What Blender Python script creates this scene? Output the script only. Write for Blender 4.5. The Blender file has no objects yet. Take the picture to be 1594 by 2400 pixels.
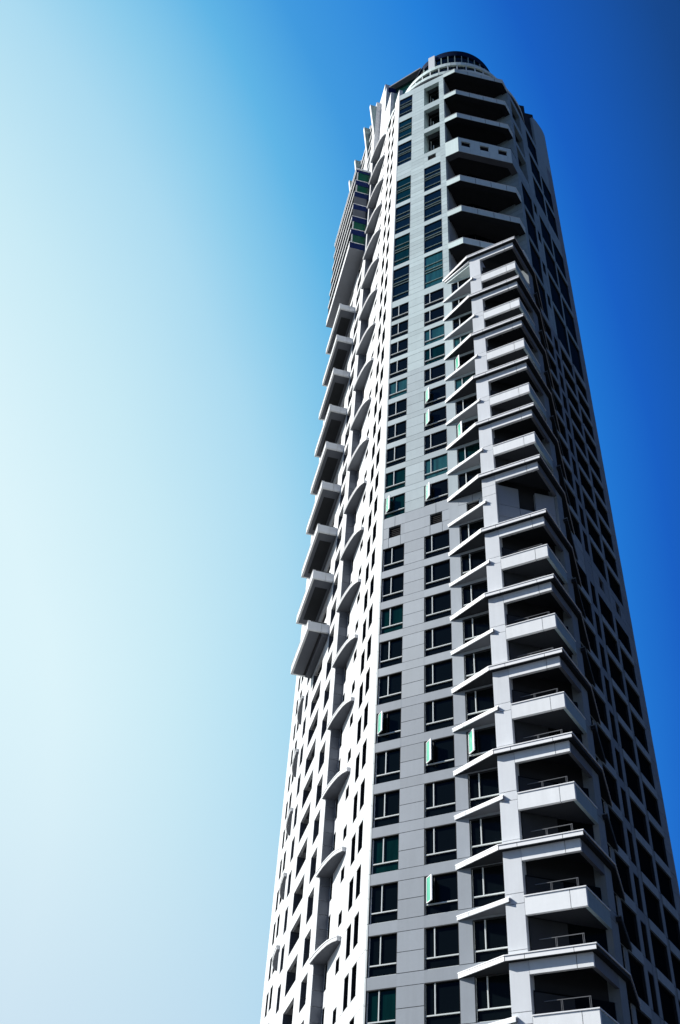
import bpy, math, random
from mathutils import Matrix, Vector
random.seed(7)
sc = bpy.context.scene
R = math.radians

# ------------------------------------------------------------------ camera
def norm(v):
    l = math.sqrt(sum(c*c for c in v)); return [c/l for c in v]
def cross(a, b): return [a[1]*b[2]-a[2]*b[1], a[2]*b[0]-a[0]*b[2], a[0]*b[1]-a[1]*b[0]]
FOC = 2400.0                                   # focal length in units of 1/2400 of the frame height
zen = norm([197.0, 2465.0, -FOC])              # world up seen from the tilted, slightly rolled camera
fw = [0, 0, -1]
dt = sum(a*b for a, b in zip(fw, zen))
yy = norm([a-dt*b for a, b in zip(fw, zen)])
xx = cross(yy, zen)
cam_d = bpy.data.cameras.new('camera'); cam = bpy.data.objects.new('camera', cam_d)
sc.collection.objects.link(cam); sc.camera = cam
EYE = 1.6
cam.matrix_world = Matrix([xx+[0], yy+[0], zen+[EYE], [0, 0, 0, 1]])
cam_d.sensor_fit = 'VERTICAL'; cam_d.sensor_height = 24; cam_d.lens = 24*FOC/2400
cam_d.clip_start = 0.1; cam_d.clip_end = 6000

# ------------------------------------------------------------------ sky, sun, exposure
SUN_AZ, SUN_EL = -89.0, 38.0                   # azimuth from the view direction (+Y), positive to the right
w = bpy.data.worlds.new('World'); sc.world = w; w.use_nodes = True
nt = w.node_tree; nd = nt.nodes; lk = nt.links
bg = nd['Background']; bg.inputs[1].default_value = 0.15
sky = nd.new('ShaderNodeTexSky'); sky.sky_type = 'NISHITA'; sky.sun_disc = False
sky.sun_elevation = R(SUN_EL); sky.sun_rotation = R(SUN_AZ); sky.ozone_density = 4.0; sky.dust_density = 0.6
tc = nd.new('ShaderNodeTexCoord')
dotn = nd.new('ShaderNodeVectorMath'); dotn.operation = 'DOT_PRODUCT'
dotn.inputs[1].default_value = (-1.132, 0.891, 0.390)
lk.new(tc.outputs['Generated'], dotn.inputs[0])
add = nd.new('ShaderNodeMath'); add.operation = 'ADD'; add.inputs[1].default_value = -0.272
lk.new(dotn.outputs['Value'], add.inputs[0])
cir = nd.new('ShaderNodeTexNoise'); cir.inputs['Scale'].default_value = 2.2; cir.inputs['Detail'].default_value = 3
lk.new(tc.outputs['Generated'], cir.inputs['Vector'])
cm = nd.new('ShaderNodeMath'); cm.operation = 'MULTIPLY_ADD'; cm.inputs[1].default_value = 0.05; cm.inputs[2].default_value = -0.025
lk.new(cir.outputs['Fac'], cm.inputs[0])
add2 = nd.new('ShaderNodeMath'); add2.operation = 'ADD'
lk.new(add.outputs[0], add2.inputs[0]); lk.new(cm.outputs[0], add2.inputs[1])
ramp = nd.new('ShaderNodeValToRGB'); lk.new(add2.outputs[0], ramp.inputs[0])
def lin(c): return tuple(((v/255+0.055)/1.055)**2.4 if v > 10 else v/255/12.92 for v in c)
stops = [(0.0, (13, 58, 120)), (0.10, (17, 70, 142)), (0.25, (18, 94, 196)), (0.35, (32, 128, 220)), (0.49, (64, 155, 224)), (0.57, (96, 182, 231)),
         (0.65, (140, 205, 237)), (0.72, (172, 220, 242)), (0.84, (202, 236, 247)), (0.95, (222, 246, 252))]
el = ramp.color_ramp.elements
while len(el) < len(stops): el.new(0.5)
for e, (p, c) in zip(el, stops): e.position = p; e.color = (*lin(c), 1)
sc_n = nd.new('ShaderNodeVectorMath'); sc_n.operation = 'SCALE'; sc_n.inputs['Scale'].default_value = 1/0.15/2**0.4
sep = nd.new('ShaderNodeSeparateXYZ'); lk.new(tc.outputs['Generated'], sep.inputs[0])
hz = nd.new('ShaderNodeMapRange'); hz.interpolation_type = 'SMOOTHSTEP'
hz.inputs[1].default_value = 0.15; hz.inputs[2].default_value = 0.58; hz.inputs[3].default_value = 0.75; hz.inputs[4].default_value = 0.0
lk.new(sep.outputs['Z'], hz.inputs[0])
hmx = nd.new('ShaderNodeMixRGB'); hmx.inputs[2].default_value = (*lin((196, 217, 236)), 1)
pz = nd.new('ShaderNodeMapRange'); pz.inputs[1].default_value = 0.45; pz.inputs[2].default_value = 0.80; lk.new(add2.outputs[0], pz.inputs[0])
hm = nd.new('ShaderNodeMath'); hm.operation = 'MULTIPLY'; lk.new(hz.outputs[0], hm.inputs[0]); lk.new(pz.outputs[0], hm.inputs[1])
hl = nd.new('ShaderNodeMapRange'); hl.interpolation_type = 'SMOOTHSTEP'
hl.inputs[1].default_value = 0.0; hl.inputs[2].default_value = 0.27; hl.inputs[3].default_value = 0.8; hl.inputs[4].default_value = 0.0
lk.new(sep.outputs['Z'], hl.inputs[0])
hx = nd.new('ShaderNodeMath'); hx.operation = 'MAXIMUM'; lk.new(hm.outputs[0], hx.inputs[0]); lk.new(hl.outputs[0], hx.inputs[1])
lk.new(hx.outputs[0], hmx.inputs[0]); lk.new(ramp.outputs[0], hmx.inputs[1])
lk.new(hmx.outputs[0], sc_n.inputs[0])
mixn = nd.new('ShaderNodeMixRGB'); mixn.inputs[0].default_value = 0.03
lk.new(sc_n.outputs[0], mixn.inputs[1]); lk.new(sky.outputs[0], mixn.inputs[2])
lk.new(mixn.outputs[0], bg.inputs[0])
sd = bpy.data.lights.new('sun', 'SUN'); sun = bpy.data.objects.new('sun', sd); sc.collection.objects.link(sun)
sd.energy = 5.0; sd.angle = R(0.5); sd.color = (1.0, 0.965, 0.92)
sv = Vector((math.sin(R(SUN_AZ))*math.cos(R(SUN_EL)), math.cos(R(SUN_AZ))*math.cos(R(SUN_EL)), math.sin(R(SUN_EL))))
sun.rotation_euler = sv.to_track_quat('Z', 'Y').to_euler(); sun.location = (-40, 0, 60)
vs = sc.view_settings; vs.view_transform = 'Standard'; vs.look = 'None'; vs.gamma = 1; vs.exposure = 0.4; vs.use_curve_mapping = False

# ------------------------------------------------------------------ materials
def mat(name, col, rough=0.6, spec=0.4, var=0.0, noise=0.0, nscale=3.0, metal=0.0, bump=0.0, streak=0.0):
    m = bpy.data.materials.new(name); m.use_nodes = True; t = m.node_tree; n = t.nodes; b = n['Principled BSDF']
    b.inputs['Roughness'].default_value = rough; b.inputs['Metallic'].default_value = metal
    b.inputs['Specular IOR Level'].default_value = spec
    base = n.new('ShaderNodeRGB'); base.outputs[0].default_value = (*col, 1); out = base.outputs[0]
    tcn = n.new('ShaderNodeTexCoord')
    def mult(val_out, lo, hi, src):
        mr = n.new('ShaderNodeMapRange'); mr.inputs[3].default_value = lo; mr.inputs[4].default_value = hi
        t.links.new(val_out, mr.inputs[0])
        mx = n.new('ShaderNodeVectorMath'); mx.operation = 'SCALE'
        t.links.new(src, mx.inputs[0]); t.links.new(mr.outputs[0], mx.inputs['Scale']); return mx.outputs[0]
    if var:
        oi = n.new('ShaderNodeObjectInfo'); out = mult(oi.outputs['Random'], 1-var, 1+var*0.4, out)
    if noise:
        no = n.new('ShaderNodeTexNoise'); no.inputs['Scale'].default_value = nscale; no.inputs['Detail'].default_value = 8; no.inputs['Roughness'].default_value = 0.75
        t.links.new(tcn.outputs['Object'], no.inputs['Vector']); out = mult(no.outputs['Fac'], 1-noise, 1+noise, out)
    if streak:
        mp = n.new('ShaderNodeMapping'); mp.inputs['Scale'].default_value = (1.6, 1.6, 0.12)
        no = n.new('ShaderNodeTexNoise'); no.inputs['Scale'].default_value = 2.0; no.inputs['Detail'].default_value = 5
        t.links.new(tcn.outputs['Object'], mp.inputs[0]); t.links.new(mp.outputs[0], no.inputs['Vector'])
        out = mult(no.outputs['Fac'], 1-streak, 1+streak*0.6, out)
    t.links.new(out, b.inputs['Base Color'])
    if bump:
        no = n.new('ShaderNodeTexNoise'); no.inputs['Scale'].default_value = 30; no.inputs['Detail'].default_value = 4
        t.links.new(tcn.outputs['Object'], no.inputs['Vector'])
        bp = n.new('ShaderNodeBump'); bp.inputs['Strength'].default_value = bump; bp.inputs['Distance'].default_value = 0.02
        t.links.new(no.outputs['Fac'], bp.inputs['Height']); t.links.new(bp.outputs[0], b.inputs['Normal'])
    return m
M = {}
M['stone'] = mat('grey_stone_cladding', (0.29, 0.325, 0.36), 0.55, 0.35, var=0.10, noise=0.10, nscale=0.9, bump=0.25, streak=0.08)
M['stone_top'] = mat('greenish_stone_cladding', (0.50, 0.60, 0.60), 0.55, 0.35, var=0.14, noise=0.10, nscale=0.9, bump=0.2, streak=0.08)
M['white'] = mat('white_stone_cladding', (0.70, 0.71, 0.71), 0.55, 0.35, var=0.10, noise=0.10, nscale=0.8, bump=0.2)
M['coping'] = mat('white_coping', (0.84, 0.85, 0.85), 0.5, 0.4, noise=0.08, nscale=2)
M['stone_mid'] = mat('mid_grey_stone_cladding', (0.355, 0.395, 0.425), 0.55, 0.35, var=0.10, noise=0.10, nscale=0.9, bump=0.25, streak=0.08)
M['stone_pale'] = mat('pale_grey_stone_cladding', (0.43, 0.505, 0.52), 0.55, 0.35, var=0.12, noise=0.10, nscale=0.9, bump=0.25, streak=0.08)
M['sideband'] = mat('shade_toned_band_stone', (0.29, 0.34, 0.36), 0.6, 0.3, var=0.12, noise=0.15, nscale=0.7, streak=0.2)  # darker copy of the cladding for right-face bands, shade put into the colour
M['bright'] = mat('white_render', (0.80, 0.825, 0.83), 0.6, 0.3, var=0.08, noise=0.09, nscale=1.0, bump=0.15, streak=0.10)
M['crown'] = mat('greenish_white_render', (0.66, 0.78, 0.755), 0.6, 0.3, var=0.10, noise=0.10, nscale=0.6, streak=0.12)
M['pier'] = mat('pale_stone_pier', (0.68, 0.71, 0.73), 0.55, 0.35, var=0.08, noise=0.08, nscale=0.9, bump=0.2, streak=0.1)
M['side'] = mat('side_stone_painted_shade', (0.125, 0.14, 0.165), 0.6, 0.3, var=0.12, noise=0.12, nscale=0.9, bump=0.2)  # shade of the bay side and side fascia put into the colour
M['under'] = mat('underside_painted_shade', (0.018, 0.021, 0.026), 0.8, 0.2, noise=0.15, nscale=1.2)  # near black: shade under the slabs put into the colour
M['canopyunder'] = mat('pale_grey_render', (0.20, 0.215, 0.24), 0.8, 0.2, noise=0.12, nscale=1.2)  # upper undersides, their lighter shade put into the colour
M['reveal'] = mat('reveal_painted_shade', (0.07, 0.08, 0.10), 0.7, 0.2, var=0.15, noise=0.1)  # shade inside the loggia reveals put into the colour
M['soffit'] = mat('grey_render', (0.115, 0.125, 0.145), 0.8, 0.2, noise=0.12, nscale=1.2, streak=0.06)  # grey lowered for undersides, part of their shade is in the colour
M['sideface'] = mat('shade_toned_stone', (0.20, 0.235, 0.255), 0.6, 0.3, var=0.12, noise=0.12, nscale=0.9, streak=0.12)  # darker copy of the cladding, shade of the right face put into it
M['sidetop'] = mat('shade_toned_stone_upper', (0.27, 0.36, 0.39), 0.6, 0.3, var=0.15, noise=0.12, nscale=0.9, streak=0.12)  # same for upper floors and side parapets: shade put into the colour
M['core'] = mat('shade_toned_concrete', (0.03, 0.032, 0.035), 0.9, 0.1, noise=0.2, nscale=1)  # blackened where it shows: shade of the recesses put into the colour
M['frame'] = mat('light_window_frame', (0.62, 0.66, 0.64), 0.4, 0.5, noise=0.05)
M['thinframe'] = mat('muted_green_frame', (0.30, 0.40, 0.36), 0.4, 0.4)
M['navy'] = mat('navy_roof_band', (0.003, 0.012, 0.042), 0.6, 0.05)
M['rail'] = mat('grey_rail', (0.11, 0.115, 0.12), 0.4, 0.5)
M['darkframe'] = mat('dark_metal', (0.018, 0.02, 0.022), 0.5, 0.4)
M['glass'] = mat('dark_glass', (0.003, 0.005, 0.006), 0.06, 0.07)
M['blackglass'] = mat('unlit_glass', (0.004, 0.006, 0.008), 0.3, 0.0)
M['sideglass'] = mat('unlit_blue_glass', (0.006, 0.022, 0.045), 0.3, 0.0, streak=0.5)
M['glass2'] = mat('dark_teal_glass', (0.002, 0.022, 0.020), 0.1, 0.10, streak=0.8)
M['glassblue'] = mat('dark_blue_glass', (0.003, 0.010, 0.018), 0.08, 0.08, streak=0.5)
M['glassgreen'] = mat('green_glass', (0.006, 0.085, 0.05), 0.2, 0.08, noise=0.5, nscale=0.9)
M['greendark'] = mat('dark_green_glass', (0.004, 0.03, 0.022), 0.2, 0.1, noise=0.5, nscale=0.5)
M['sashglass'] = mat('pale_green_glass', (0.12, 0.50, 0.33), 0.15, 0.5, noise=0.2, nscale=1)
M['blue'] = mat('navy_blue_panel', (0.004, 0.016, 0.085), 0.5, 0.06, noise=0.1)
M['black'] = mat('black_louvre', (0.02, 0.02, 0.022), 0.7, 0.2)
M['teal'] = mat('grey_green_panel', (0.30, 0.40, 0.38), 0.6, 0.3, noise=0.2, nscale=0.5, streak=0.2)
M['curtain'] = mat('teal_curtain_behind_glass', (0.012, 0.085, 0.085), 0.25, 0.4, streak=0.9)
M['ground'] = mat('asphalt', (0.05, 0.05, 0.052), 0.9, 0.2, noise=0.25, nscale=0.4)

# ------------------------------------------------------------------ frames (plan axes of each facade)
def az(a): return (math.sin(R(a)), math.cos(R(a)))
def va(p, q, k=1.0): return (p[0]+q[0]*k, p[1]+q[1]*k)
class Fr:
    def __init__(s, o, d, n): s.o, s.d, s.n = o, d, n
    def p(s, a, b): return (s.o[0]+s.d[0]*a+s.n[0]*b, s.o[1]+s.d[1]*a+s.n[1]*b)
P0 = (6.7864, 59.1399)
U, N = az(121.3), az(211.3)
F = Fr(P0, U, N)                                # front face: u to the right, v outwards
A0 = F.p(-3.77, 0)
L = Fr(A0, az(-10.9), az(-100.9))               # sunlit left face: t away from the corner, w outwards
R0 = F.p(9.33, 0)
Q = Fr(R0, az(35.5), az(125.5))                 # shaded right face: s away, o outwards
BASE = (P0[0], P0[1]); ZB = 1.6                 # heights below are measured from the eye

def isect(p, d, q, e):
    den = d[0]*e[1]-d[1]*e[0]; k = ((q[0]-p[0])*e[1]-(q[1]-p[1])*e[0])/den
    return (p[0]+d[0]*k, p[1]+d[1]*k)

class MB:
    def __init__(s): s.v, s.f, s.m, s.mats = [], [], [], []
    def mi(s, m):
        if m not in s.mats: s.mats.append(m)
        return s.mats.index(m)
    def prism(s, poly, z0, z1, m, top=None):
        n = len(poly); a = sum(poly[i][0]*poly[(i+1) % n][1]-poly[(i+1) % n][0]*poly[i][1] for i in range(n))
        if a < 0:
            poly = poly[::-1]
            if top: top = top[::-1]
        top = top or poly
        b = len(s.v); k = s.mi(m)
        s.v += [(x-BASE[0], y-BASE[1], z0+ZB) for x, y in poly] + [(x-BASE[0], y-BASE[1], z1+ZB) for x, y in top]
        s.f.append(tuple(range(b+n-1, b-1, -1))); s.f.append(tuple(range(b+n, b+2*n)))
        for i in range(n): s.f.append((b+i, b+(i+1) % n, b+n+(i+1) % n, b+n+i))
        s.m += [k]*(n+2)
        return s
    def box(s, fr, a0, a1, z0, z1, o0, o1, m):
        return s.prism([fr.p(a0, o0), fr.p(a1, o0), fr.p(a1, o1), fr.p(a0, o1)], z0, z1, m)
    def join(s, o):
        b = len(s.v); s.v += o.v; s.f += [tuple(i+b for i in f) for f in o.f]
        mp = [s.mi(m) for m in o.mats]; s.m += [mp[i] for i in o.m]
    def size(s):
        xs = [v[0] for v in s.v]; ys = [v[1] for v in s.v]; zs = [v[2] for v in s.v]
        c = ((min(xs)+max(xs))/2+BASE[0], (min(ys)+max(ys))/2+BASE[1], (min(zs)+max(zs))/2)
        d2 = c[0]**2+c[1]**2+c[2]**2
        return math.hypot(max(xs)-min(xs), max(ys)-min(ys))*(max(zs)-min(zs)+0.2)/d2 * (1 if c[2] > 18 else 0.01)
    def build(s, name, parent):
        me = bpy.data.meshes.new(name); me.from_pydata(s.v, [], s.f)
        for m in s.mats: me.materials.append(M[m])
        me.polygons.foreach_set('material_index', s.m); me.update()
        o = bpy.data.objects.new(name, me); sc.collection.objects.link(o); o.parent = parent
        return o
PARTS = {}
def part(name, mb, subs=(), label=None):
    if mb.v: PARTS.setdefault(name, []).append((mb, list(subs), label))

# ------------------------------------------------------------------ the tower as one thing
tower = bpy.data.objects.new('residential_tower', None); sc.collection.objects.link(tower)
tower.location = (BASE[0], BASE[1], 0)
tower['label'] = 'tall pale residential tower with dark windows, corner balconies and a rounded top'
tower['category'] = 'tower'
tower.empty_display_size = 5

G = 0.018                                       # half of a cladding joint
def panels(name, fr, a0, a1, zs, o0, o1, m, amid=()):
    cuts = [a0]+[c for c in amid if a0 < c < a1]+[a1]
    for i in range(len(zs)-1):
        for j in range(len(cuts)-1):
            l = G if j else 0.0; r = G if j < len(cuts)-2 else 0.0
            part(name, MB().box(fr, cuts[j]+l, cuts[j+1]-r, zs[i]+G, zs[i+1]-G, o0, o1+random.uniform(-0.004, 0.004), m))
def split(z0, z1, step):
    n = max(1, round((z1-z0)/step)); return [z0+(z1-z0)*i/n for i in range(n+1)]

def window(fr, a0, a1, z0, z1, dep=0.17, style='std', glass=None, opened=False, name='window'):
    if glass is None:
        r = random.random()+(0.06 if z0 > 57 else -0.10); glass = 'glass' if r < 0.82 else ('glass2' if r < 0.95 else 'curtain')
    if dep == 0.17 and z0 > 57: dep = 0.1
    fm = MB(); b = 0.05; f0, f1 = -dep, -dep+0.07
    W, H = a1-a0, z1-z0
    thin = style in ('slit',)
    fmat = 'darkframe' if thin else 'frame'
    if thin: f1 = -0.012  # dark frame fills the reveal, standing in for the shade there
    fm.box(fr, a0, a0+b, z0, z1, f0, f1, fmat); fm.box(fr, a1-b, a1, z0, z1, f0, f1, fmat)
    fm.box(fr, a0+b, a1-b, z0, z0+b*0.8, f0, f1, fmat); fm.box(fr, a0+b, a1-b, z1-b*0.8, z1, f0, f1, 'darkframe')
    subs = []
    if not thin and dep < 0.5:                  # dark lining of the reveal
        ln = MB(); t = 0.03
        ln.box(fr, a0+0.002, a0+t, z0, z1-t, f1+0.002, -0.008, 'darkframe'); ln.box(fr, a1-t, a1-0.002, z0, z1-t, f1+0.002, -0.008, 'darkframe')
        ln.box(fr, a0+0.002, a1-0.002, z1-t, z1-0.002, f1+0.002, -0.008, 'darkframe')
        subs.append(('lining', ln))
    if style == 'std':
        zt = z0+H*0.27; am = a0+W*(0.29 if W > 2.1 else 0.42)
        fm.box(fr, a0+b, a1-b, zt-0.035, zt+0.035, f0+0.01, f1+0.03, 'frame')
        if not opened:
            fm.box(fr, am-0.032, am+0.032, zt+0.035, z1-b*0.8, f0+0.01, f1+0.03, 'frame')
        else:
            fm.box(fr, am-0.02, am+0.02, zt+0.035, z1-b*0.8, f0+0.01, f1+0.01, 'darkframe')
            p = fr.p(a0+0.16, -0.03); q = fr.p(a0+0.68, 0.36)
            dx, dy = q[0]-p[0], q[1]-p[1]; l = math.hypot(dx, dy); d = (dx/l, dy/l); sf = Fr(p, d, (d[1], -d[0]))
            if sf.n[0]*N[0]+sf.n[1]*N[1] < 0: sf.n = (-sf.n[0], -sf.n[1])
            sm = MB()
            za, zb_ = zt+0.06, z1-0.10
            sm.box(sf, 0, 0.05, za, zb_, -0.03, 0.03, 'coping'); sm.box(sf, l-0.16, l, za, zb_, -0.035, 0.035, 'coping')
            sm.box(sf, 0.05, l-0.16, za, za+0.05, -0.03, 0.03, 'coping'); sm.box(sf, 0.05, l-0.16, zb_-0.05, zb_, -0.03, 0.03, 'coping')
            subs.append(('sash', sm)); gp = MB().box(sf, 0.05, l-0.16, za+0.05, zb_-0.05, -0.01, 0.01, 'sashglass'); subs.append(('pane', gp))
    elif style == 'tall':
        for q in (0.165, 0.475, 0.555, 0.70):
            fm.box(fr, a0+b, a1-b, z0+H*q-0.022, z0+H*q+0.022, f0+0.01, f1+0.02, 'thinframe')
    subs.append(('pane', MB().box(fr, a0, a1, z0, z1, -dep-0.06, -dep-0.005, glass)))
    part(name, fm, subs)

def vent(fr, a0, a1, z0, z1, dep=0.3):
    v = MB(); n = 6
    for i in range(n):
        z = z0+(z1-z0)*(i+0.5)/n
        v.box(fr, a0, a1, z-0.02, z+0.02, -0.2, -0.12, 'black')
    part('vent', v, [('backing', MB().box(fr, a0, a1, z0, z1, -dep-0.05, -dep, 'black'))])

# rows shared by the front and the right face
low = [(22.03+3.1*k, 24.40+3.1*k) for k in range(-3, 11)]
up = [(58.75+3.1*k, 61.15+3.1*k) for k in range(10)]
tall = [(90.15, 96.13), (96.89, 102.6), (103.52, 109.34), (110.23, 115.8)]
logg = [(119.6, 125.09), (126.28, 131.56), (133.09, 138.35)]
rows = low+up+tall+logg
ROOF = 139.9
ZLOW = low[0][0]-0.65
open1 = {58.95, 37.53}                          # floors whose casement stands open, per column
def near(z, zs): return any(abs(z-q) < 0.3 for q in zs)

# ---------------- front face
DP = 0.5
for i, (z0, z1) in enumerate(rows):
    nz = rows[i+1][0] if i+1 < len(rows) else ROOF
    pz = rows[i-1][1] if i else ZLOW
    top = z0 > 88
    sm = 'stone_top' if z0 > 76 else ('stone_pale' if z0 > 57 else ('stone_mid' if z0 > 39 else 'stone'))  # brightness gradient up the front put into the cladding tones
    st = 'tall' if top else 'std'
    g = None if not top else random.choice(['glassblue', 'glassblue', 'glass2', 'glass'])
    # column 1
    window(F, -3.66, -1.72, z0, z1, style=st, glass=g, opened=near(z0, (58.95, 37.53)) and not top)
    # column 2
    if z0 > 119:
        window(F, 0.35, 2.17, z0+0.1, z1-0.1, dep=1.35, style='none', glass='glass')
        part('loggia_window', MB().box(F, 0.75, 0.83, z0+1.9, z0+3.6, -1.2, -1.12, 'frame').box(F, 0.5, 0.83, z0+1.8, z0+1.9, -1.25, -1.1, 'frame'))
        part('loggia_floor', MB().box(F, 0.0, 2.17, z0-0.3, z0, -1.5, -0.52, 'soffit'))
    else:
        window(F, 0.0, 2.17, z0, z1, style=st, glass=(None if not top else random.choice(['glassblue', 'glassblue', 'curtain'])),
               opened=near(z0, (58.95, 68.25, 71.35, 34.43, 25.13)) and not top)
    # column 3 next to the stack of corner balconies
    if z0 < 88:
        window(F, 3.02, 5.5, z0, z1, style='std', opened=near(z0, (65.15, 74.45, 34.43)))
    # spandrels above this row
    if nz-z1 > 2.5 and z0 < 60:                 # plant floor
        zs = [z1, 56.45, 57.62, nz]
        for a, b, v0, v1 in ((-3.66, -1.72, -3.15, -2.08), (0, 2.17, 0.52, 1.58), (2.85, 5.5, 3.68, 4.75)):
            panels('spandrel_panel', F, a, b, [zs[0], zs[1]], -DP, 0, sm, (v0, v1))
            panels('spandrel_panel', F, a, v0, [zs[1], zs[2]], -DP, 0, sm); panels('spandrel_panel', F, v1, b, [zs[1], zs[2]], -DP, 0, sm)
            panels('spandrel_panel', F, a, b, [zs[2], zs[3]], -DP, 0, sm, ((v0+v1)/2,))
            vent(F, v0, v1, zs[1], zs[2])
    elif nz-z1 > 2.5:                           # upper plant floor
        panels('spandrel_panel', F, -3.66, -1.72, split(z1, nz, 0.9), -DP, 0, sm)
        panels('spandrel_panel', F, 0, 2.17, [z1, 116.6, 117.46], -DP, 0, sm)
        panels('spandrel_panel', F, 0, 0.5, [117.46, 118.52], -DP, 0, sm); panels('spandrel_panel', F, 1.56, 2.17, [117.46, 118.52], -DP, 0, sm)
        vent(F, 0.5, 1.56, 117.46, 118.52); panels('spandrel_panel', F, 0, 2.17, [118.52, nz], -DP, 0, sm)
    else:
        panels('spandrel_panel', F, -3.66, -1.72, [z1, nz], -DP, 0, sm); panels('spandrel_panel', F, 0, 2.17, [z1, nz], -DP, 0, sm)
        if z0 < 88: panels('spandrel_panel', F, 3.02, 5.5, [z1, nz], -DP, 0, sm)
    # piers
    if top: lv = split(z0, nz, 0.82)
    elif nz-z1 > 2.5: lv = [z0, (z0+z1)/2, z1, 56.45, 57.62, nz]
    else: lv = [z0, (z0+z1)/2, z1, nz]
    panels('pier_panel', F, -1.72, 0.0, lv, -1.5 if z0 > 119 else -DP, 0, sm)
    panels('pier_panel', F, 2.17, 3.02 if z0 < 88 else 2.83, lv if top else [z0, nz], -1.5 if z0 > 119 else -DP, 0, sm)
    part('corner_trim', MB().box(F, -3.77, -3.66, z0+G, (z0+nz)/2-G, -0.5, 0.015, 'frame'))
    part('corner_trim', MB().box(F, -3.77, -3.66, (z0+nz)/2+G, nz-G, -0.5, 0.015, 'frame'))
panels('spandrel_panel', F, -3.66, 6.6, [ZLOW, low[0][0]], -DP, 0, 'stone')

# ---------------- corner balconies (two floors to a slab: solid parapet, then slab with fascia)
VP = 1.2; OP = 0.855
CB = isect(F.p(0, VP), U, Q.p(0, OP), Q.d)       # outer corner of the parapets
sCB = (CB[0]-R0[0])*Q.d[0]+(CB[1]-R0[1])*Q.d[1]
uCB = (CB[0]-P0[0])*U[0]+(CB[1]-P0[1])*U[1]
CS = isect(F.p(0, VP+0.32), U, Q.p(0, OP+0.32), Q.d)  # outer corner of the slabs
q1, q2 = F.p(6.6, 0.9), Q.p(2.3, 0.6)
dx, dy = q2[0]-q1[0], q2[1]-q1[1]; LC = math.hypot(dx, dy)
CH = Fr(q1, (dx/LC, dy/LC), (-dy/LC, dx/LC))
if CH.n[0]*N[0]+CH.n[1]*N[1] < 0: CH.n = (-CH.n[0], -CH.n[1])
Bt = [21.6+6.25*k for k in range(-1, 6)]+[58.7+6.2*k for k in range(5)]
At = [24.8+6.24*k for k in range(-1, 5)]+[61.8+6.19*k for k in range(5)]
pl = []
zc = 13.6
lvl = sorted([b+0.3 for b in Bt]+[b-0.3 for b in Bt]+[a+0.2 for a in At]+[a-0.4 for a in At]+[56.4, 57.4]+[ZLOW])
lvl = [z for z in lvl if z >= ZLOW]+[90.1]
panels('pier_panel', F, 5.5, 6.6, lvl, -0.5, VP, 'pier')
panels('pier_panel', Q, 2.3, 3.4, lvl, -0.5, OP, 'sideface')
def canopy_short(z, right=True):
    m = MB()
    poly = [F.p(2.1, -0.1), F.p(2.1, 0.02), F.p(5.78, VP+0.16), F.p(5.78, VP-0.3), F.p(5.4, -0.1)]
    m.prism(poly, z-0.26, z-0.07, 'canopyunder' if z > 57 else 'soffit')
    big = [F.p(2.05, -0.1), F.p(2.05, 0.06), F.p(5.83, VP+0.21), F.p(5.83, VP-0.3), F.p(5.4, -0.1)]
    m2 = MB().prism(big, z-0.06, z, 'coping')
    m3 = MB(); d = (F.p(5.78, VP+0.17)[0]-F.p(2.1, 0.03)[0], F.p(5.78, VP+0.17)[1]-F.p(2.1, 0.03)[1]); l = math.hypot(*d)
    cf = Fr(F.p(2.1, 0.03), (d[0]/l, d[1]/l), (d[1]/l, -d[0]/l))
    if cf.n[0]*N[0]+cf.n[1]*N[1] < 0: cf.n = (-cf.n[0], -cf.n[1])
    m3.box(cf, 0, l*0.235, z-0.27, z-0.075, -0.03, 0.03, 'pier'); m3.box(cf, l*0.245, l, z-0.27, z-0.075, -0.03, 0.03, 'pier')
    part('sun_canopy', m, [('fascia', m3), ('coping', m2)])
    if right:
        m = MB(); poly = [Q.p(7.9, -0.1), Q.p(7.9, 0.02), Q.p(3.15, OP+0.32), Q.p(3.15, OP-0.3), Q.p(3.5, -0.1)]
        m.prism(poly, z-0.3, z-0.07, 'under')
        big = [Q.p(7.95, -0.1), Q.p(7.95, 0.05), Q.p(3.1, OP+0.37), Q.p(3.1, OP-0.3), Q.p(3.5, -0.1)]
        part('sun_canopy', m, [('coping', MB().prism(big, z-0.06, z, 'sideface'))])
def railing(z, posts=(8.0, 9.5)):
    m = MB(); o = 0.5
    m.box(F, 6.7, 9.56, z-0.035, z, o-0.02, o+0.02, 'rail')
    for u in posts:
        m.box(F, u-0.05, u-0.025, z-1.6, z-0.035, o-0.015, o+0.015, 'rail'); m.box(F, u+0.025, u+0.05, z-1.6, z-0.035, o-0.015, o+0.015, 'rail')
    return [('railing', m)]
def strip(fr, a0, a1, z0, z1, o0, o1, m, cut):
    b = MB(); b.box(fr, a0, cut-G, z0, z1, o0, o1, m); b.box(fr, cut+G, a1, z0, z1, o0, o1, m); return b
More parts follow.
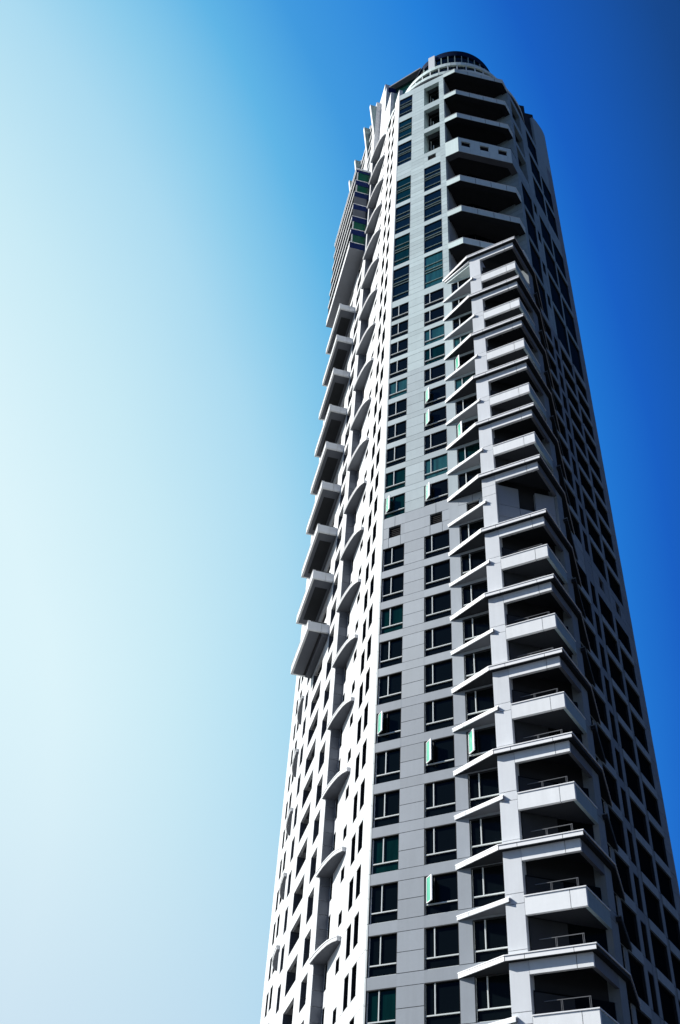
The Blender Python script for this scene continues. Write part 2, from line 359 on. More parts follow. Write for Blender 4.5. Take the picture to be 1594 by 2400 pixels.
for a in At:
    par = strip(F, 6.62, uCB-0.2, a-1.08, a-0.07, VP-0.2, VP, 'bright', 9.2)
    par.prism([F.p(uCB-0.2, VP), CB, Q.p(sCB+0.2, OP), isect(F.p(0, VP-0.2), U, Q.p(0, OP-0.2), Q.d), F.p(uCB-0.2, VP-0.2)], a-1.08, a-0.07, 'bright')
    side = MB().box(Q, sCB+0.22, 2.3, a-1.08, a-0.07, OP-0.2, OP, 'sidetop')
    ci = isect(F.p(0, VP-0.24), U, Q.p(0, OP-0.24), Q.d); co = isect(F.p(0, VP+0.05), U, Q.p(0, OP+0.05), Q.d)
    cop = MB().prism([F.p(6.62, VP-0.24), F.p(6.62, VP+0.05), co, Q.p(2.32, OP+0.05), Q.p(2.32, OP-0.24), ci], a-0.06, a, 'coping')
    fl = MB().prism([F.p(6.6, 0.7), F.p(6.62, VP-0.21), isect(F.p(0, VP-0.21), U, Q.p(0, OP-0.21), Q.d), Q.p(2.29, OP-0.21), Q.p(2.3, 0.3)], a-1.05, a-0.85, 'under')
    part('balcony', par, [('side_parapet', side), ('coping', cop), ('floor_slab', fl)]+railing(a+0.85))
    canopy_short(a-0.02 if a < 57 else a+0.0)
canopy_short(55.85)
for b in Bt+[90.35]:
    roof = b == 90.35
    poly = [F.p(2.1, -0.1), F.p(2.1, 0.02), F.p(5.4, VP+0.32), CS, Q.p(3.3, OP+0.32), Q.p(7.9, 0.02), Q.p(7.9, -0.1), Q.p(3.5, -0.1), Q.p(2.25, 0.3), F.p(6.65, 0.7), F.p(5.6, -0.1)]
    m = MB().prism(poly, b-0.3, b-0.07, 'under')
    cs2 = isect(F.p(0, VP+0.38), U, Q.p(0, OP+0.38), Q.d)
    big = [F.p(2.05, -0.1), F.p(2.05, 0.06), F.p(5.38, VP+0.38), cs2, Q.p(3.32, OP+0.38), Q.p(7.95, 0.06), Q.p(7.95, -0.1), Q.p(3.5, -0.1), Q.p(2.25, 0.3), F.p(6.65, 0.7), F.p(5.6, -0.1)]
    edge = MB()
    d = (F.p(5.4, VP+0.33)[0]-F.p(2.1, 0.03)[0], F.p(5.4, VP+0.33)[1]-F.p(2.1, 0.03)[1]); l = math.hypot(*d)
    cf = Fr(F.p(2.1, 0.03), (d[0]/l, d[1]/l), (d[1]/l, -d[0]/l))
    if cf.n[0]*N[0]+cf.n[1]*N[1] < 0: cf.n = (-cf.n[0], -cf.n[1])
    edge.box(cf, 0, l*0.25, b-0.31, b-0.075, -0.03, 0.03, 'coping'); edge.box(cf, l*0.26, l-0.02, b-0.31, b-0.075, -0.03, 0.03, 'coping')
    uS = (CS[0]-P0[0])*U[0]+(CS[1]-P0[1])*U[1]
    for a0, a1 in ((5.42, 6.5), (6.53, 9.2), (9.23, uS)): edge.box(F, a0, a1, b-0.31, b-0.075, VP+0.29, VP+0.34, 'coping')
    fas = strip(F, 6.62, uCB-0.02, b-1.02, b-0.31, VP-0.22, VP, 'bright', 9.2)
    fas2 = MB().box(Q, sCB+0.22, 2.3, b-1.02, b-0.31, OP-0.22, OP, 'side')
    subs = [('edge', edge), ('coping', MB().prism(big, b-0.06, b, 'coping')), ('fascia', fas), ('fascia', fas2)]
    if not roof: subs += railing(b+1.0)
    else:
        m.prism([F.p(2.5, -0.1), F.p(2.5, 0.02), F.p(5.45, VP-0.2), F.p(5.45, -0.1)], b-0.95, b-0.31, 'stone_top')
        edge.prism([F.p(2.3, -0.1), F.p(2.3, 0.08), F.p(5.45, VP+0.05), F.p(5.45, -0.1)], b-0.62, b-0.45, 'coping')
    part('balcony_slab', m, subs)
allz = sorted(At+Bt)
for z in allz:
    if abs(z-52.85) < 0.6 : continue
    if z < 57 or z > 58:
        z0 = z-0.85 if z in At else z
        h = 2.0
        part('balcony_door', MB().box(CH, 0.1, LC/2-0.03, z0+0.05, z0+h+0.1, -0.02, 0.02, 'darkframe'),
             [('pane', MB().box(CH, 0.1, LC-0.1, z0, z0+h+0.2, -0.12, -0.05, 'glass'))])
# plant floor on the corner: blank panels with one opening
for a0, a1, z0, z1 in ((0, 1.75, 53.0, 54.3), (0, 1.75, 54.3, 55.5), (0, 1.75, 55.5, 57.6), (1.75, 3.1, 53.0, 54.3), (1.75, 3.1, 54.3, 55.5),
                       (3.1, LC, 53.0, 54.3), (3.1, LC, 54.3, 55.5), (3.1, LC, 55.5, 57.6)):
    part('plant_wall_panel', MB().box(CH, a0+G, a1-G, z0+G, z1-G, -0.25, 0.05, 'stone'))

# ---------------- crown above the corner balconies
C1, C2 = F.p(4.5, 0), F.p(9.6, -4.15)
C3 = Q.p(5.75, 0.0)
C2 = isect(C1, az(81.5), Q.p(0, 0), Q.d)
def inset(pts, k):
    out = []
    n = len(pts)
    for i in range(n):
        segs = []
        for a, b in ((i-1, i), (i, i+1)):
            if a < 0 or b >= n: continue
            ex, ey = pts[b][0]-pts[a][0], pts[b][1]-pts[a][1]; l = math.hypot(ex, ey); nn = (-ey/l, ex/l)
            segs.append(((pts[a][0]+nn[0]*k, pts[a][1]+nn[1]*k), (ex/l, ey/l)))
        if len(segs) == 2: out.append(isect(segs[0][0], segs[0][1], segs[1][0], segs[1][1]))
        else:
            ex, ey = segs[0][1]; out.append((pts[i][0]-ey*k, pts[i][1]+ex*k))
    return out
CP = [F.p(2.83, 0), C1, C2, C3]
def ring(z0, z1, k0, k1, m):
    b = MB(); o = inset(CP, k0); i_ = inset(CP, k1)
    b.prism(o+i_[::-1], z0, z1, m); return b
def chamfer_frame(a, b):
    ex, ey = b[0]-a[0], b[1]-a[1]; l = math.hypot(ex, ey)
    return Fr(a, (ex/l, ey/l), (ey/l, -ex/l)), l
CF, LCF = chamfer_frame(C1, C2)
if CF.n[0]*N[0]+CF.n[1]*N[1] < 0: CF.n = (-CF.n[0], -CF.n[1])
for z1, z0 in ((140.0, 138.93), (133.36, 132.2), (126.6, 125.44), (110.5, 109.24), (103.6, 102.45), (96.93, 95.8)):
    rg = ring(z0+0.02, z1-0.05, 0.0, 0.25, 'crown')
    rim = ring(z0, z0+0.35, 0.03, 0.75, 'under')
    ins = inset(CP, 0.26); slab = MB().prism(ins+[Q.p(5.75, -3.2), F.p(2.83, -3.2)], z0+0.45, z0+0.7, 'core')
    cop = ring(z1-0.045, z1, -0.03, 0.3, 'coping')
    jt = MB()
    for k in range(1, 4): jt.box(CF, LCF*k/3.6-0.02, LCF*k/3.6+0.02, z0+0.02, z1-0.05, 0.0, 0.008, 'darkframe')
    part('terrace_slab', rg, [('soffit', rim), ('floor_slab', slab), ('coping', cop), ('joint', jt)])
# the solid band with three vents
z0, z1 = 116.35, 120.0
b = MB()
b.box(F, 2.83, 4.5, z0, z1-0.06, -0.25, 0, 'crown')
segs = [(0, 0.42), (1.5, 2.75), (3.83, 5.05), (6.12, LCF)]
for s0, s1 in segs: b.box(CF, s0+G, s1-G, z0, z1-0.06, -0.25, 0, 'crown')
for v0, v1 in ((0.42, 1.5), (2.75, 3.83), (5.05, 6.12)):
    b.box(CF, v0, v1, z0, 117.9, -0.25, 0, 'crown'); b.box(CF, v0, v1, 119.08, z1-0.06, -0.25, 0, 'crown')
    vent(CF, v0, v1, 117.9, 119.08)
qc2 = 0.0
sC2 = (C2[0]-R0[0])*Q.d[0]+(C2[1]-R0[1])*Q.d[1]
b.box(Q, sC2, 5.75, z0, z1-0.06, -0.25, 0, 'sidetop')
ins = inset(CP, 0.26)
part('terrace_band', b, [('soffit', ring(z0-0.02, z0+0.3, 0.03, 0.75, 'soffit')), ('coping', ring(z1-0.055, z1, -0.03, 0.35, 'darkframe')),
     ('floor_slab', MB().prism(ins+[Q.p(5.75, -3.2), F.p(2.83, -3.2)], z0+0.4, z0+0.7, 'core'))])
lv = split(88.9, 139.6, 0.95)
panels('terrace_side_panel', F, 2.62, 2.83, lv, -3.0, -0.52, 'stone')
panels('terrace_side_panel', Q, 5.75, 6.6, lv, -3.0, 0.0, 'sidetop')
bk = [F.p(2.83, -3.0), F.p(4.6, -3.6), Q.p(5.75, -3.0)]
for i, z in enumerate((90.0, 96.9, 103.6, 110.5, 120.0, 126.6, 133.3)):
    hh = 5.6
    for a, c in ((bk[0], bk[1]), (bk[1], bk[2])):
        fr, l = chamfer_frame(a, c)
        if fr.n[0]*N[0]+fr.n[1]*N[1] < 0: fr.n = (-fr.n[0], -fr.n[1])
        fm = MB(); n = max(2, int(l/1.3))
        for k in range(n+1): fm.box(fr, l*k/n-0.03, l*k/n+0.03, z, z+hh, 0.01, 0.06, 'darkframe')
        part('terrace_door', fm, [('pane', MB().box(fr, 0, l, z-0.4, z+hh+0.6, -0.08, 0, 'glass'))])

# ---------------- right face
for i, (z0, z1) in enumerate(rows):
    nz = rows[i+1][0] if i+1 < len(rows) else ROOF
    top = z0 > 88
    g = 'blackglass' if not top else 'sideglass'
    xs = (9.65, 10.3, 11.35, 12.0, 15.15, 15.75) if not top else (9.55, 10.1, 11.02, 11.65, 15.1, 15.5)
    st = 'std' if not top else 'tall'
    zone3 = z0 > 119
    # window beside the balconies, then the piers and the wide windows
    if not top:
        window(Q, 3.4, 6.5, z0, z1, dep=0.06, style='std', glass=g)
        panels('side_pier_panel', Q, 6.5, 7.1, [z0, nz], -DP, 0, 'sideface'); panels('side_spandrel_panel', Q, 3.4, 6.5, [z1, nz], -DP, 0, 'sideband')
    a0 = 7.1 if not top else 6.6
    if zone3:
        part('loggia_floor', MB().box(Q, 6.6, 9.5, z0-0.35, z0, -1.6, -0.52, 'soffit'))
        window(Q, 6.6, 9.5, z0, z1, dep=1.45, style='none', glass='blackglass')
        panels('side_pier_panel', Q, 9.5, 11.45, split(z0, nz, 1.6), -1.55, 0, 'sidetop')
        window(Q, 11.45, 14.8, z0, z1, dep=0.18, style='slit', glass=g); panels('side_spandrel_panel', Q, 11.45, 14.8, [z1, nz], -DP, 0, 'sidetop')
        panels('side_pier_panel', Q, 14.8, 15.3, [z0, nz], -1.5, 0, 'sidetop')
        if z0 < 130: window(Q, 15.3, 18.6, z0, z1, dep=0.18, style='slit', glass=g); panels('side_spandrel_panel', Q, 15.3, 18.6, [z1, nz], -DP, 0, 'sidetop')
        else: panels('side_spandrel_panel', Q, 15.3, 18.6, split(z0, nz, 1.2), -DP, 0, 'sidetop')
        panels('side_spandrel_panel', Q, 6.6, 9.5, [z1, nz], -DP, 0, 'sidetop')
        panels('end_wall_panel', Q, 18.6, 20.6, split(z0, nz, 1.2), -DP, 0, 'sideface')
    else:
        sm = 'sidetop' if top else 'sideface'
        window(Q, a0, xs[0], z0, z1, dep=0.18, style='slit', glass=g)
        if top:
            window(Q, xs[1], xs[2], z1-1.64, z1+0.55, dep=0.18, style='slit', glass='blackglass')
            zl = rows[i-1][1]+0.55 if i and rows[i-1][0] > 88 else z0-1.0
            panels('side_spandrel_panel', Q, xs[1], xs[2], split(zl, z1-1.64, 1.2), -DP, 0, sm)
            if i+1 < len(rows) and rows[i+1][0] > 119: panels('side_spandrel_panel', Q, xs[1], xs[2], split(z1+0.55, nz, 1.2), -DP, 0, sm)
        else:
            window(Q, xs[1], xs[2], z0, z1, dep=0.18, style='slit', glass='blackglass')
            panels('side_spandrel_panel', Q, xs[1], xs[2], split(z1, nz, 1.2), -DP, 0, sm)
        window(Q, xs[3], xs[4], z0, z1, dep=0.18, style='slit', glass=g); window(Q, xs[5], 19.0, z0, z1, dep=0.18, style='slit', glass=g)
        big = nz-z1 > 2.5
        for s0, s1 in ((a0, xs[0]), (xs[3], xs[4]), (xs[5], 19.0)):
            if big and s0 > 11 and z0 < 60:
                v0 = s0+0.9; panels('side_spandrel_panel', Q, s0, s1, [z1, 56.6], -DP, 0, sm); panels('side_spandrel_panel', Q, s0, v0, [56.6, 57.8], -DP, 0, sm)
                panels('side_spandrel_panel', Q, v0+1.05, s1, [56.6, 57.8], -DP, 0, sm); vent(Q, v0, v0+1.05, 56.6, 57.8)
                panels('side_spandrel_panel', Q, s0, s1, [57.8, nz], -DP, 0, sm)
            else: panels('side_spandrel_panel', Q, s0, s1, split(z1, nz, 1.2) if big else [z1, nz], -DP, 0 if big else 0.07, 'sideband' if not top else sm)
        for s0, s1 in ((xs[0], xs[1]), (xs[2], xs[3]), (xs[4], xs[5])):
            panels('side_pier_panel', Q, s0, s1, [z0, nz], -DP, 0.02, sm)
        panels('end_wall_panel', Q, 19.0, 20.7, split(z0, nz, 1.55), -DP, 0, 'sideface')
# raised end wall above the right face, with the dark plant boxes behind it
m = MB(); n = 6
pts = [(15.35, 149.3), (16.2, 150.6), (17.3, 151.7), (18.6, 152.6), (19.6, 153.2), (20.4, 153.3)]
zb0 = ROOF
for (s0, za), (s1, zb_) in zip(pts[:-1], pts[1:]):
    p = [Q.p(s0, -0.3), Q.p(s1, -0.3), Q.p(s1, 0.0), Q.p(s0, 0.0)]
    mm = MB(); mm.prism(p, zb0, min(za, zb_), 'sidetop')
    i0 = len(mm.v)
    for k in range(4, 8):
        x, y, z = mm.v[k]
        s = (x+BASE[0]-R0[0])*Q.d[0]+(y+BASE[1]-R0[1])*Q.d[1]
        mm.v[k] = (x, y, za+(zb_-za)*(s-s0)/(s1-s0)+ZB)
    m.join(mm)
m.box(Q, 20.4, 20.7, ROOF, 153.0, -7, 0.0, 'sidetop')
part('raised_end_wall', m)
part('plant_box', MB().prism([Q.p(12.6, -1.33), Q.p(13.51, -0.36), Q.p(16, -1.4), Q.p(15.2, -4)], ROOF, 150, 'black'))
part('plant_box', MB().prism([Q.p(16.2, -1.34), Q.p(17.2, -0.32), Q.p(18.6, -1.4), Q.p(17.8, -4)], ROOF, 154, 'black'))
part('plant_box', MB().prism([Q.p(13.0, -2.2), Q.p(15.2, -0.32), Q.p(17.2, -0.4), Q.p(17.2, -4)], ROOF, 146.5, 'black'))

# ---------------- left (sunlit) face
tips = [14.55, 20.75, 26.95, 33.15, 39.41, 45.6, 51.75, 57.8, 64.0, 70.1, 76.25, 82.5, 89.15, 95.7, 102.5, 109.2, 115.9, 122.3, 128.9, 135.6, 142.1]
fl = []
for a, b in zip(tips[:-1], tips[1:]): fl += [a, (a+b)/2]
fl.append(142.1)
DB = 1.7; W8 = 0.8
TB0, TB1, TE = 11.2, 26.0, 37.2
for i in range(len(fl)-1):
    f, h = fl[i], fl[i+1]-fl[i]
    top = min(f+h, 1e9)
    # near wing
    a_, b_ = f+0.95, f+h-0.15
    near_cols = [(2.05, 3.22, a_, b_), (3.98, 5.12, a_, b_), (6.85, 7.85, a_, f+1.86), (10.4, 11.05, a_, b_)]
    if f > 139: near_cols = near_cols[2:]
    hide = 140 < f+h
    endt = 0.0
    cur = 0.0 if not f > 139 else 5.0
    for (c0, c1, y0, y1) in near_cols:
        window(L, c0, c1, y0, y1, dep=0.22, style='slit', glass='blackglass')
        panels('wall_panel', L, cur, c0, [a_, b_], -DP, 0, 'white')
        if y1 < b_-0.1: panels('wall_panel', L, c0, c1, [y1, b_], -DP, 0, 'white')
        cur = c1
    panels('wall_panel', L, cur, TB0-0.02, [a_, b_], -DP, 0, 'white')
    st0 = 0.0 if f < 138 else 5.0
    zt = f+h+0.95 if i < len(fl)-2 else f+h
    if st0 == 0.0 and zt > 139.9:
        panels('wall_panel', L, 0.0, 5.0, [b_, 139.9], -DP, 0, 'white'); panels('wall_panel', L, 5.0, TB0-0.02, [b_, zt], -DP, 0, 'white')
    else: panels('wall_panel', L, st0, TB0-0.02, [b_, zt], -DP, 0, 'white', (5.6,))
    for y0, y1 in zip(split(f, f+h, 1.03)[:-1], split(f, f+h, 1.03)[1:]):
        part('side_shade_lining', MB().box(L, TB0-0.05, TB0-0.004, y0+G, y1-G, 0.02, W8-0.012, 'side'))  # added dark lining, shade of the bay's side put into its colour
    # bay
    lv = split(f, f+h, 1.03)
    panels('bay_edge_panel', L, TB0, 12.98, lv, -0.9, W8, 'white')
    for c0, c1 in ((15.17, 17.38), (21.42, 23.43)): panels('bay_pier_panel', L, c0, c1, [f, f+h], -0.9, W8, 'white')
    panels('bay_pier_panel', L, 24.77, TB1, [f, f+h], -0.9, W8, 'white')
    for c0, c1, y0, y1 in ((13.0, 15.15, f+0.72, f+h-0.26), (17.4, 21.4, f+0.66, f+h-0.5), (23.45, 24.75, f+0.45, f+h-0.62)):
        part('loggia', MB().box(L, c0, c1, f, y0, W8-0.25, W8, 'white'),
             [('lintel', MB().box(L, c0, c1, y1, f+h, W8-0.25, W8, 'white')), ('floor_slab', MB().box(L, c0, c1, f, f+0.25, -0.85, W8-0.26, 'soffit')), ('pane', MB().box(L, c0, c1, f+0.25, f+h, -0.88, -0.8, 'glass')),
              ('reveal_shade_lining', MB().box(L, c1-0.07, c1-0.005, y0+0.005, (y0+y1)/2-G, -0.78, W8-0.012, 'reveal').box(L, c1-0.07, c1-0.005, (y0+y1)/2+G, y1-0.005, -0.78, W8-0.012, 'reveal'))])  # thin dark lining on the far reveal, painted in for its shade
    # far wing, mirrored
    ya, yb = f+0.3, f+h-0.85
    cols = [(32.2, 33.3), (34.12, 35.1)]
    cur = TB1
    for c0, c1 in cols:
        window(L, c0, c1, ya, yb, dep=0.22, style='slit', glass='blackglass', name='far_window')
        panels('far_wall_panel', L, cur, c0, [ya, yb], -DP, 0, 'white'); cur = c1
    panels('far_wall_panel', L, cur, TE, [ya, yb], -DP, 0, 'white')
    panels('far_wall_panel', L, TB1, TE, [yb, f+h+0.3] if i < len(fl)-2 else [yb, f+h], -DP, 0, 'white')
leaf = [(6.8, -0.1), (6.7, 0.0), (6.72, 0.28), (7.2, 0.52), (7.8, 0.70), (8.7, 0.85), (9.72, 0.97), (10.6, 1.03), (11.45, 1.07), (11.45, 0.78), (11.15, 0.78), (11.15, -0.1)]
for z in tips[1:]:
    if z > 141: leafs = [leaf]
    else: leafs = [leaf, [(37.2-t, v) for t, v in leaf]]
    for k, lf in enumerate(leafs):
        poly = [L.p(t, v) for t, v in lf]
        cx = sum(t for t, v in lf)/len(lf)
        big = [L.p(cx+(t-cx)*1.01, v*1.04 if v > 0 else v) for t, v in lf]
        mid = [L.p(cx+(t-cx)*0.985, v-0.06 if v > 0.1 else v) for t, v in lf]
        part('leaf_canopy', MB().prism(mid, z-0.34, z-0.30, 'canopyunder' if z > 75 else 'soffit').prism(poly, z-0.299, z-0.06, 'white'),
             [('coping', MB().prism(big, z-0.055, z+0.02, 'coping'))])
# projecting balcony boxes, one every second floor
for k, z in enumerate([58.95, 65.2, 71.4, 77.67, 83.95, 90.3, 97.05, 103.7, 110.4]):
    t0, t1, w1, h = 15.28, 22.85, 2.86, 0.95
    near_ = MB().box(L, t0, t0+0.2, z-h, z, W8+0.02, 1.58-G, 'bright').box(L, t0, t0+0.2, z-h, z, 1.58+G, w1, 'bright')
    outer = MB().box(L, t0+0.22, t1, z-h, z, w1-0.2, w1, 'white')
    far_ = MB().box(L, t1-0.2, t1-0.01, z-h, z, W8+0.02, w1-0.21, 'bright')
    fl_ = MB().box(L, t0+0.21, t1-0.21, z-h+0.015, z-h+0.25, W8+0.01, w1-0.21, 'soffit')
    if k == 0:
        fl_.box(L, t0+0.3, t1-0.3, z-h-0.25, z-h+0.01, W8+0.02, 1.45, 'soffit')
        fl_.box(L, t0+0.3, t1-0.3, z-h-0.02, z-h+0.01, 1.52, 1.66, 'black')
    else:
        fl_.box(L, t0+1.3, t1-0.9, z-h+0.0, z-h+0.012, W8+0.3, w1-0.55, 'core')
    rl = MB().box(L, t0+0.45, t0+0.5, z+0.42, z+0.5, W8+0.2, w1-0.45, 'darkframe')
    for q in (W8+0.2, w1-0.5): rl.box(L, t0+0.45, t0+0.5, z-0.6, z+0.42, q, q+0.05, 'darkframe')
    gl = MB().box(L, t0+0.46, t0+0.48, z-0.5, z+0.4, W8+0.3, w1-0.55, 'glass2')
    part('balcony', near_, [('parapet', outer), ('parapet', far_), ('floor_slab', fl_), ('railing', rl), ('railing_glass', gl), ('coping', MB().box(L, t0-0.03, t1+0.03, z+0.002, z+0.05, w1-0.24, w1+0.03, 'coping'))])
# enclosed glazed bay with blue bands (six floors)
tg0, tg1, wg = 12.1, 25.3, 2.86
ft = [120.2, 123.55, 126.85, 130.15, 133.6, 136.9, 140.0]
g = MB().box(L, tg0+0.02, tg1, 118.85, 119.0, W8, wg+0.03, 'canopyunder')
g.box(L, tg0, tg1, 119.0, 120.1, wg-0.15, wg+0.03, 'white')
part('glazed_bay', g, [('core', MB().box(L, tg0+0.1, tg1-0.1, 119.02, 140.0, W8, wg-0.12, 'core'))])
for i, z in enumerate(ft):
    blue = MB().box(L, tg0-0.02, tg0+0.09, z-1.32 if i < 6 else z-0.7, z-0.05, W8+0.02, wg, 'blue')
    slab = MB().box(L, tg0-0.06, tg1, z-0.04, z+0.06, W8+0.02, wg+0.07, 'coping')
    slab.box(L, tg0+0.1, tg1, z-0.42, z-0.04, wg-0.1, wg+0.04, 'coping')
    subs = [('slab', slab)]
    if i < 6:
        z1 = ft[i+1]-1.33 if i < 5 else ft[6]-0.72
        if i in (2, 3):
            subs.append(('blank_panel', MB().box(L, tg0, tg0+0.09, z+0.07, z1, W8+0.25, wg-0.02, 'soffit')))
        else:
            subs.append(('pane', MB().box(L, tg0+0.03, tg0+0.09, z+0.07, z1, W8+0.02, wg-0.28, 'glassgreen')))
            subs.append(('frame', MB().box(L, tg0-0.02, tg0+0.09, z+0.07, z1, wg-0.28, wg-0.12, 'frame')))
        subs.append(('pane', MB().box(L, tg0+0.1, tg1-0.05, z+0.07, ft[i+1]-0.5, wg-0.1, wg-0.05, 'blackglass')))
    part('blue_band', blue, subs)
part('glazed_bay_roof', MB().box(L, tg0-0.12, tg1, 140.08, 140.32, W8, wg+0.15, 'coping').box(L, tg0+0.3, tg0+0.36, 140.322, 140.9, W8+0.2, wg-0.4, 'darkframe'))

# ---------------- penthouse steps, flared fins and drum
m = MB().box(L, 5.0, 8.3, ROOF, 152.3, -9.5, -0.52, 'teal'); part('penthouse_block', m)
for a, b_ in zip(split(142.1, 152.3, 1.1)[:-1], split(142.1, 152.3, 1.1)[1:]):
    part('penthouse_panel', MB().box(L, 5.0, TB0-0.02, a+G, b_-G, -0.5, 0, 'white'))
    part('penthouse_panel', MB().box(L, 5.02, 5.3, a+G, b_-G, -1.9, -0.51, 'teal'))
for a, b_ in zip(split(152.3, 161.4, 1.1)[:-1], split(152.3, 161.4, 1.1)[1:]):
    part('penthouse_panel', MB().box(L, 8.3, TB0-0.02, a+G, b_-G, -0.5, 0, 'white'))
m = MB().box(L, 8.3, 28.9, ROOF, 161.3, -12, -0.52, 'teal'); part('penthouse_block', m)
part('blue_fascia', MB().box(L, 8.2, 8.32, 159.9, 161.5, -3.2, -0.3, 'blue'))
for a, b_ in zip(split(142.1, 161.9, 1.1)[:-1], split(142.1, 161.9, 1.1)[1:]):
    part('bay_edge_panel', MB().box(L, TB0, 12.98, a+G, b_-G, -0.9, W8, 'white'))
    for c0, c1 in ((15.17, 17.38), (21.42, TB1)): part('bay_pier_panel', MB().box(L, c0, c1, a+G, b_-G, -0.9, W8, 'white'))
for i in range(6):
    z = 142.1+3.3*i
    for c0, c1 in ((13.0, 15.15), (17.4, 21.4)):
        part('loggia', MB().box(L, c0, c1, z, z+0.7, W8-0.25, W8, 'white'), [('pane', MB().box(L, c0, c1, z+0.7, z+3.3, -0.2, -0.1, 'glass'))])
for t in (11.25, 15.1, 20.9, 24.7):
    v = MB(); poly = [L.p(t, W8-0.1), L.p(t, W8+0.03), L.p(t+0.45, W8+0.03), L.p(t+0.45, W8-0.1)]
    tp = [L.p(t, W8-0.1), L.p(t, 1.74), L.p(t+0.45, 1.74), L.p(t+0.45, W8-0.1)]
    v.prism(poly, 151.3, 160.4, 'teal', tp)
    e = MB().prism([L.p(t-0.02, W8+0.03), L.p(t-0.02, W8+0.1), L.p(t+0.47, W8+0.1), L.p(t+0.47, W8+0.03)], 151.2, 160.45, 'white',
                   [L.p(t-0.02, 1.745), L.p(t-0.02, 1.83), L.p(t+0.47, 1.83), L.p(t+0.47, 1.745)])
    part('flared_fin', v, [('edge', e)])
part('penthouse_block', MB().box(L, 9.6, 25.0, 161.4, 165.6, -6, -0.05, 'white'))
part('roof_overhang', MB().prism([L.p(8.3, -0.42), L.p(4.1, -4.3), L.p(5.2, -5.2), L.p(9.5, -1.3), L.p(9.5, -0.42)], 161.65, 162.0, 'canopyunder'))
part('roof_glazing', MB().prism([L.p(8.28, -1.45), L.p(4.9, -4.8), L.p(5.2, -5.1), L.p(8.6, -1.7)], 152, 161.6, 'greendark'))

CEN = (0.25, -10.15)
def arc(r, a0, a1, n):
    return [F.p(CEN[0]+r*math.sin(R(a0+(a1-a0)*i/n)), CEN[1]+r*math.cos(R(a0+(a1-a0)*i/n))) for i in range(n+1)]
def annulus(r0, r1, a0, a1, z0, z1, m, n=None):
    n = n or max(1, int(abs(a1-a0)/4)); return MB().prism(arc(r1, a0, a1, n)+arc(r0, a0, a1, n)[::-1], z0, z1, m)
for k in range(14):
    a = -95+k*15
    part('drum_band_panel', annulus(8.8, 9.95, a+0.12, a+14.88, 141.4, 142.2, 'crown'))
for k in range(14):
    a = -100+k*15
    part('drum_band_panel', annulus(7.4, 8.35, a+0.12, a+14.88, 147.75, 148.65, 'crown'))
part('drum_soffit', annulus(6.0, 9.9, -100, 120, 141.2, 141.38, 'soffit'))
for k in range(24):
    a = -100+k*9
    part('drum_window', annulus(8.14, 8.3, a-0.5, a+0.5, 142.2, 147.75, 'frame', 1), [('pane', annulus(8.0, 8.12, a+0.35, a+8.65, 142.2, 147.75, 'glassblue', 2))])
for k in range(15):
    a = -22+k*9.5
    part('drum_window', annulus(6.05, 6.19, a-0.55, a+0.55, 148.6, 156.4, 'thinframe', 1), [('pane', annulus(5.9, 6.04, a+0.3, a+9.2, 148.6, 156.4, 'glass', 2))])
part('drum_roof', annulus(5.0, 6.22, -24, 125, 156.4, 158.0, 'navy'), [('cap', MB().prism(arc(6.15, 0, 354, 58), 157.9, 158.1, 'navy'))])
part('drum_pier', MB().box(F, -0.95, 0.05, 148.6, 157.6, -5.2, -3.62, 'pier'))
part('drum_wall', annulus(5.0, 6.1, -110, -34, 149.0, 156.6, 'glassgreen'))
part('drum_core', MB().prism(arc(5.85, 0, 350, 35), 140, 157.8, 'core'))
part('drum_core', MB().prism(arc(7.9, 0, 350, 35), 140, 148.9, 'core'))

# ---------------- structural core behind the cladding
def lp(t, v): return L.p(t, v)
iA = isect(L.p(0, -0.5), L.d, F.p(0, -0.5), U)
iA3 = isect(L.p(0, -0.5), L.d, F.p(0, -1.5), U)
back = [Q.p(20.5, -0.5), Q.p(20.5, -12), L.p(TE-0.1, -14), L.p(TE-0.1, -0.5), L.p(TB1, -0.5), L.p(TB1, -0.9), L.p(TB0, -0.9), L.p(TB0, -0.5)]
core = MB()
core.prism([iA, F.p(5.55, -0.5), F.p(5.55, 0.6), F.p(6.5, 0.6), Q.p(2.4, 0.3), Q.p(3.35, 0.3), Q.p(3.35, -0.5)]+back, -ZB+0.02, 89.0, 'core')
core.prism([iA, F.p(2.6, -0.5), F.p(2.6, -3.1), F.p(4.6, -3.75), Q.p(5.8, -3.1), Q.p(5.8, -0.5)]+back, 89.05, 118.9, 'core')
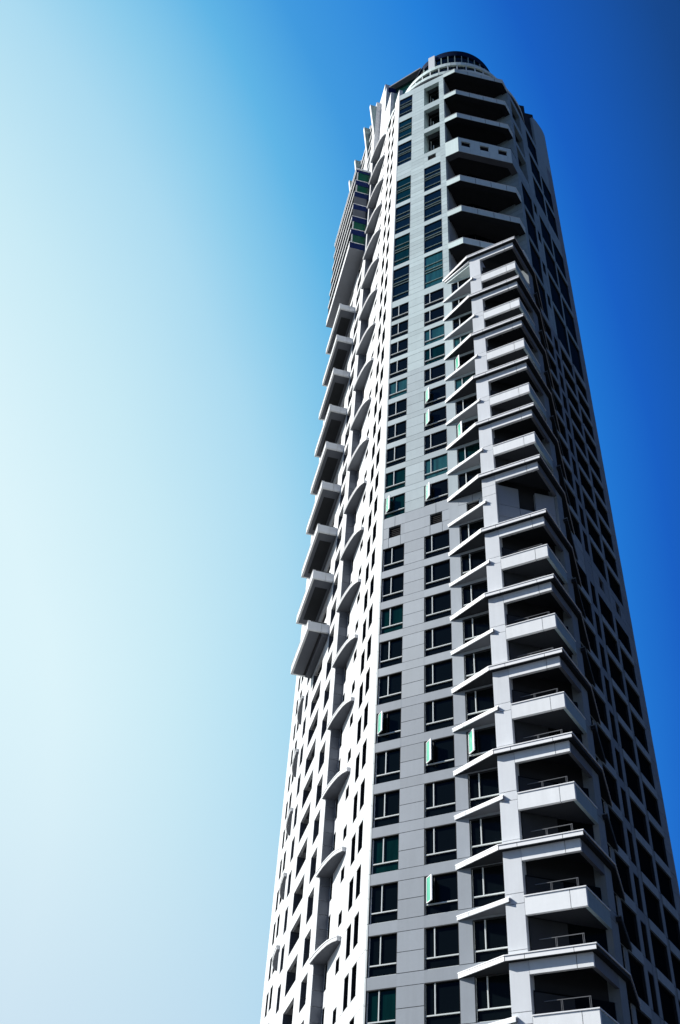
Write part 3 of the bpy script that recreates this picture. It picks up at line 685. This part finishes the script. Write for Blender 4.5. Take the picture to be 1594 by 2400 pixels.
core.prism([F.p(-1.7, -0.5), F.p(-1.7, -1.5), F.p(2.6, -1.5), F.p(2.6, -3.1), F.p(4.6, -3.75), Q.p(5.8, -3.1), Q.p(6.6, -1.55), Q.p(9.6, -1.55), Q.p(9.6, -0.5)]+back+[iA], 118.95, 139.6, 'core')
part('concrete_core', core)
pod = MB().prism([A0, F.p(5.5, 0), F.p(5.5, VP), CB, Q.p(3.4, OP), Q.p(3.4, 0), Q.p(20.7, 0), Q.p(20.7, -12.2), L.p(TE, -14.2), L.p(TE, 0), L.p(TB1, 0), L.p(TB1, W8), L.p(TB0, W8), L.p(TB0, 0)], -ZB, 11.9, 'stone')
part('podium', pod)
part('rear_wall', MB().prism([Q.p(20.52, 0.0), Q.p(20.7, 0.0), Q.p(20.7, -12.2), Q.p(20.52, -12.2)], 12, ROOF, 'stone').prism([L.p(TE-0.05, -14), L.p(TE, -14.2), L.p(TE, 0), L.p(TE-0.05, 0)], 12, ROOF, 'white'))
part('roof_deck', MB().prism([isect(L.p(0, -0.1), L.d, F.p(0, -0.1), U), F.p(2.8, -0.1), F.p(4.5, -0.3), Q.p(sC2, -0.3), Q.p(20.4, -0.1), Q.p(20.4, -12), L.p(TE, -14), L.p(TE, -0.1)], 139.62, 139.75, 'soffit'))

# ------------------------------------------------------------------ link the parts (300 largest of a kind, the rest joined)
for name, lst in PARTS.items():
    lst.sort(key=lambda t: -t[0].size())
    for mb, subs, lab in lst[:299 if len(lst) > 300 else 300]:
        o = mb.build(name, tower)
        if lab: o['label'] = lab
        for sn, sb in subs: sb.build(sn, o)
    rest = lst[299:] if len(lst) > 300 else []
    if rest:
        big = MB(); sub = {}
        for mb, subs, lab in rest:
            big.join(mb)
            for sn, sb in subs: sub.setdefault(sn, MB()).join(sb)
        o = big.build(name, tower); o['kind'] = 'stuff'
        for sn, sb in sub.items():
            c = sb.build(sn, o); c['kind'] = 'stuff'

# ------------------------------------------------------------------ ground
me = bpy.data.meshes.new('ground'); me.from_pydata([(-3000, -3000, 0), (3000, -3000, 0), (3000, 3000, 0), (-3000, 3000, 0)], [], [(0, 1, 2, 3)])
me.materials.append(M['ground']); go = bpy.data.objects.new('ground', me); sc.collection.objects.link(go); go['kind'] = 'structure'
